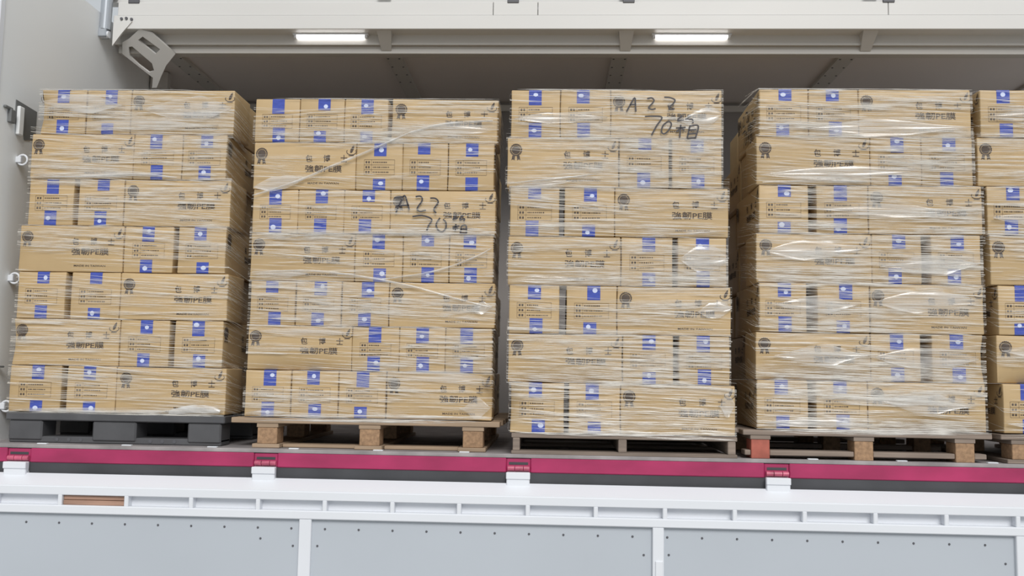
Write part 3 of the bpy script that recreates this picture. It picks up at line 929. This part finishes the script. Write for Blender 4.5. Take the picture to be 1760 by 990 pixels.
def wrap(si, label, clusters, density, folds, sheets):
    S = STACKS[si]
    rr = random.Random(100 + si)
    mb = MB()
    yf = S['y'] - 0.007
    zt, zb = S['z'][0], S['z'][7]
    x0 = min(r[0] for r in S['rows'])
    x1 = max(r[-1] for r in S['rows'])
    OUT = Vector((0, -1, 0))
    for c in range(int(clusters * 1.05)):
        zc = rr.uniform(zb + 0.01, zt - 0.01)
        ri = row_at(S, zc)
        wgt = density[ri]
        if rr.random() > wgt:
            continue
        xl, xr = S['rows'][ri][0] - 0.004, S['rows'][ri][-1] + 0.004
        a = rr.uniform(xl - 0.2, xr - 0.1)
        b = a + rr.uniform(0.15, 0.75)
        slope = rr.gauss(-0.02, 0.03)
        for k in range(rr.randint(3, 9)):
            aa, bb = max(xl, a + rr.uniform(-0.1, 0.1)), min(xr, b + rr.uniform(-0.12, 0.12))
            if bb - aa < 0.05:
                continue
            z = zc + rr.gauss(0, 0.022)
            sl = slope + rr.gauss(0, 0.008)
            n = max(5, int((bb - aa) / 0.05))
            ph, am = rr.uniform(0, 6.3), rr.uniform(0.0005, 0.0025)
            yy = yf - rr.uniform(0, 0.004)
            pts, outs = [], []
            for i in range(n + 1):
                x = aa + (bb - aa) * i / n
                zz = z + sl * (x - (aa + bb) / 2) + am * math.sin(x * 14 + ph)
                zz = min(max(zz, zb + 0.002), zt - 0.002)
                pts.append((x, yy, zz))
                outs.append(OUT)
            # run round the corner on to the flank
            if bb >= xr - 1e-6 and rr.random() < 0.5:
                ln = rr.uniform(0.1, 0.5)
                for i in range(1, 6):
                    pts.append((xr + 0.004, yy + ln * i / 5, pts[n][2] - 0.01 * i))
                    outs.append(Vector((1, 0, 0)))
            elif aa <= xl + 1e-6 and rr.random() < 0.5:
                ln = rr.uniform(0.1, 0.5)
                pre = [(xl - 0.004, yy + ln * i / 5, pts[0][2] + 0.01 * i) for i in range(5, 0, -1)]
                pts = pre + pts
                outs = [Vector((-1, 0, 0))] * 5 + outs
            strand(mb, pts, rr.choice((0.0012, 0.0015, 0.0018, 0.0022, 0.0028, 0.0042)), outs)
    # a few bands round the foot of the stack, gripping the pallet top
    for k in range(16):
        z = zb + rr.uniform(-0.018, 0.02)
        a = rr.uniform(x0, x1 - 0.4)
        b = min(x1, a + rr.uniform(0.3, 0.9))
        strand(mb, [(a + (b - a) * i / 10, yf - 0.018 - rr.uniform(0, 0.002) if si in (1, 3, 4) else yf - 0.004, z + 0.002 * math.sin(i + k)) for i in range(11)], rr.choice((0.003, 0.005, 0.007)), OUT)
    root = mb.build('stretch_wrap', 'film')
    tag(root, label, 'plastic wrap', 'stretch wraps round the carton stacks')
    for pts, w in folds:
        w *= 0.65
        fb = MB()
        P3 = smooth(pts, 6)
        n = len(P3)
        vs_ = []
        for i, (x, z) in enumerate(P3):
            t = 0.35 + 0.65 * math.sin(math.pi * min(1, max(0, i / (n - 1)))) ** 0.5
            d = Vector((P3[min(n - 1, i + 1)][0] - P3[max(0, i - 1)][0], P3[min(n - 1, i + 1)][1] - P3[max(0, i - 1)][1])).normalized()
            for k in range(5):
                s = (k - 2) / 2 * w / 2 * t
                dep = (0.010 * (1 - abs(k - 2) / 2) + 0.0025 * math.sin(i * 0.9 + k * 2.1)) * t
                vs_.append((x - d.y * s, yf - 0.006 - dep, z + d.x * s))
        fb.add(vs_, [(5 * i + k, 5 * i + 5 + k, 5 * i + 6 + k, 5 * i + 1 + k) for i in range(n - 1) for k in range(4)])
        fb.build('film_fold', 'film_fold', root, smooth=True)
    for xa, za, xb, zb_, hl, hr in sheets:
        sb = MB()
        nx, nz = 22, 6
        ph = rr.uniform(0, 6)
        vs_ = []
        for i in range(nx + 1):
            u = i / nx
            x = xa + (xb - xa) * u
            zc = za + (zb_ - za) * u
            hh = (hl + (hr - hl) * u) * min(1, 2.6 * u + 0.06, 2.6 * (1 - u) + 0.04) * (1 + 0.15 * math.sin(7 * u + ph))
            for j in range(nz + 1):
                v = j / nz - 0.5
                vs_.append((x, yf - 0.005 - 0.004 * math.sin(j * 2.4 + 5 * u + ph) - 0.002 * math.sin(9 * u + ph), zc + hh * v))
        sb.add(vs_, [(i * (nz + 1) + j, (i + 1) * (nz + 1) + j, (i + 1) * (nz + 1) + j + 1, i * (nz + 1) + j + 1) for i in range(nx) for j in range(nz)])
        sb.build('film_sheet', 'film_sheet', root, smooth=True)

wrap(0, 'clear stretch film creased round the stack on the dark plastic pallet', 300, [1, 1, .75, .8, .55, .65, .85],
     [([(-2.60, 0.405), (-2.3, 0.40), (-2.0, 0.372), (-1.65, 0.366)], 0.012), ([(-1.88, 0.178), (-1.78, 0.196), (-1.70, 0.198), (-1.625, 0.186)], 0.06), ([(-2.67, 1.347), (-2.4, 1.352), (-2.1, 1.365), (-1.9, 1.35)], 0.02)],
     [(-2.62, 0.182, -1.85, 0.182, 0.03, 0.03), (-1.90, 0.185, -1.615, 0.195, 0.03, 0.06), (-2.64, 1.36, -2.0, 1.365, 0.05, 0.02),
      (-2.62, 1.74, -2.2, 1.72, 0.10, 0.08), (-2.08, 1.70, -1.64, 1.71, 0.12, 0.14), (-2.6, 1.62, -1.7, 1.62, 0.05, 0.05)])
wrap(1, 'clear stretch film with rope-like diagonal folds round the second stack', 330, [.85, .9, .75, .75, .8, .8, .8],
     [([(-1.505, 1.258), (-1.30, 1.325), (-1.13, 1.40), (-0.90, 1.50), (-0.73, 1.58)], 0.020), ([(-0.73, 1.58), (-0.55, 1.625), (-0.31, 1.645)], 0.024),
      ([(-1.49, 0.875), (-1.2, 0.885), (-0.95, 0.86), (-0.70, 0.815), (-0.47, 0.755), (-0.30, 0.715)], 0.018),
      ([(-0.86, 0.845), (-0.60, 0.885), (-0.40, 0.955), (-0.30, 1.01)], 0.016), ([(-1.49, 1.035), (-1.1, 1.07), (-0.7, 1.075), (-0.31, 1.075)], 0.012)],
     [(-1.50, 1.30, -1.25, 1.345, 0.07, 0.09), (-1.49, 0.865, -1.20, 0.872, 0.045, 0.03), (-0.85, 0.385, -0.30, 0.37, 0.05, 0.06),
      (-0.86, 1.60, -0.30, 1.60, 0.02, 0.10), (-1.495, 0.185, -1.28, 0.19, 0.03, 0.025), (-0.45, 0.22, -0.295, 0.23, 0.04, 0.12),
      (-1.45, 0.585, -0.99, 0.58, 0.035, 0.05), (-0.42, 0.70, -0.295, 0.72, 0.02, 0.08), (-1.5, 0.178, -0.35, 0.172, 0.022, 0.022)])
wrap(2, 'clear stretch film finely creased round the stack on the thin-stringer pallet', 360, [.8, .95, .85, .95, .9, .95, .95],
     [([(-0.225, 1.312), (0.0, 1.335), (0.2, 1.36)], 0.016), ([(0.45, 1.06), (0.65, 1.075), (0.82, 1.09)], 0.010)],
     [(-0.20, 1.63, 0.25, 1.64, 0.06, 0.05), (-0.22, 1.29, 0.10, 1.33, 0.04, 0.03), (-0.21, 0.845, 0.15, 0.85, 0.04, 0.03), (0.60, 1.62, 0.80, 1.66, 0.06, 0.14),
      (0.68, 0.70, 0.84, 0.72, 0.05, 0.12), (0.6, 0.95, 0.83, 0.96, 0.12, 0.16), (0.78, 0.26, 0.855, 0.27, 0.06, 0.14)])
wrap(3, 'clear stretch film shining round the stack on the pallet with red block', 430, [.9, 1, .85, 1, 1, 1, 1],
     [([(1.0, 1.335), (1.3, 1.345), (1.5, 1.34)], 0.014)],
     [(1.20, 1.60, 1.99, 1.61, 0.07, 0.08), (0.99, 1.37, 1.75, 1.40, 0.06, 0.08), (1.02, 1.00, 1.50, 1.02, 0.12, 0.07), (1.55, 0.93, 2.02, 0.95, 0.08, 0.10),
      (1.06, 0.745, 1.45, 0.75, 0.09, 0.07), (1.52, 0.76, 2.02, 0.77, 0.10, 0.12), (1.05, 0.50, 1.5, 0.51, 0.10, 0.07), (1.52, 0.50, 2.0, 0.50, 0.11, 0.10),
      (1.0, 0.185, 1.5, 0.19, 0.04, 0.04), (1.52, 0.30, 1.98, 0.28, 0.09, 0.08), (1.2, 1.21, 2.02, 1.19, 0.05, 0.06)])
wrap(4, 'clear stretch film round the stack cut off by the picture edge', 260, [1, 1, .9, .9, .9, 1, 1],
     [], [(2.05, 1.66, 2.6, 1.67, 0.08, 0.06), (2.10, 0.54, 2.7, 0.53, 0.09, 0.08), (2.12, 0.20, 2.7, 0.19, 0.06, 0.04), (2.08, 1.17, 2.6, 1.16, 0.08, 0.06)])
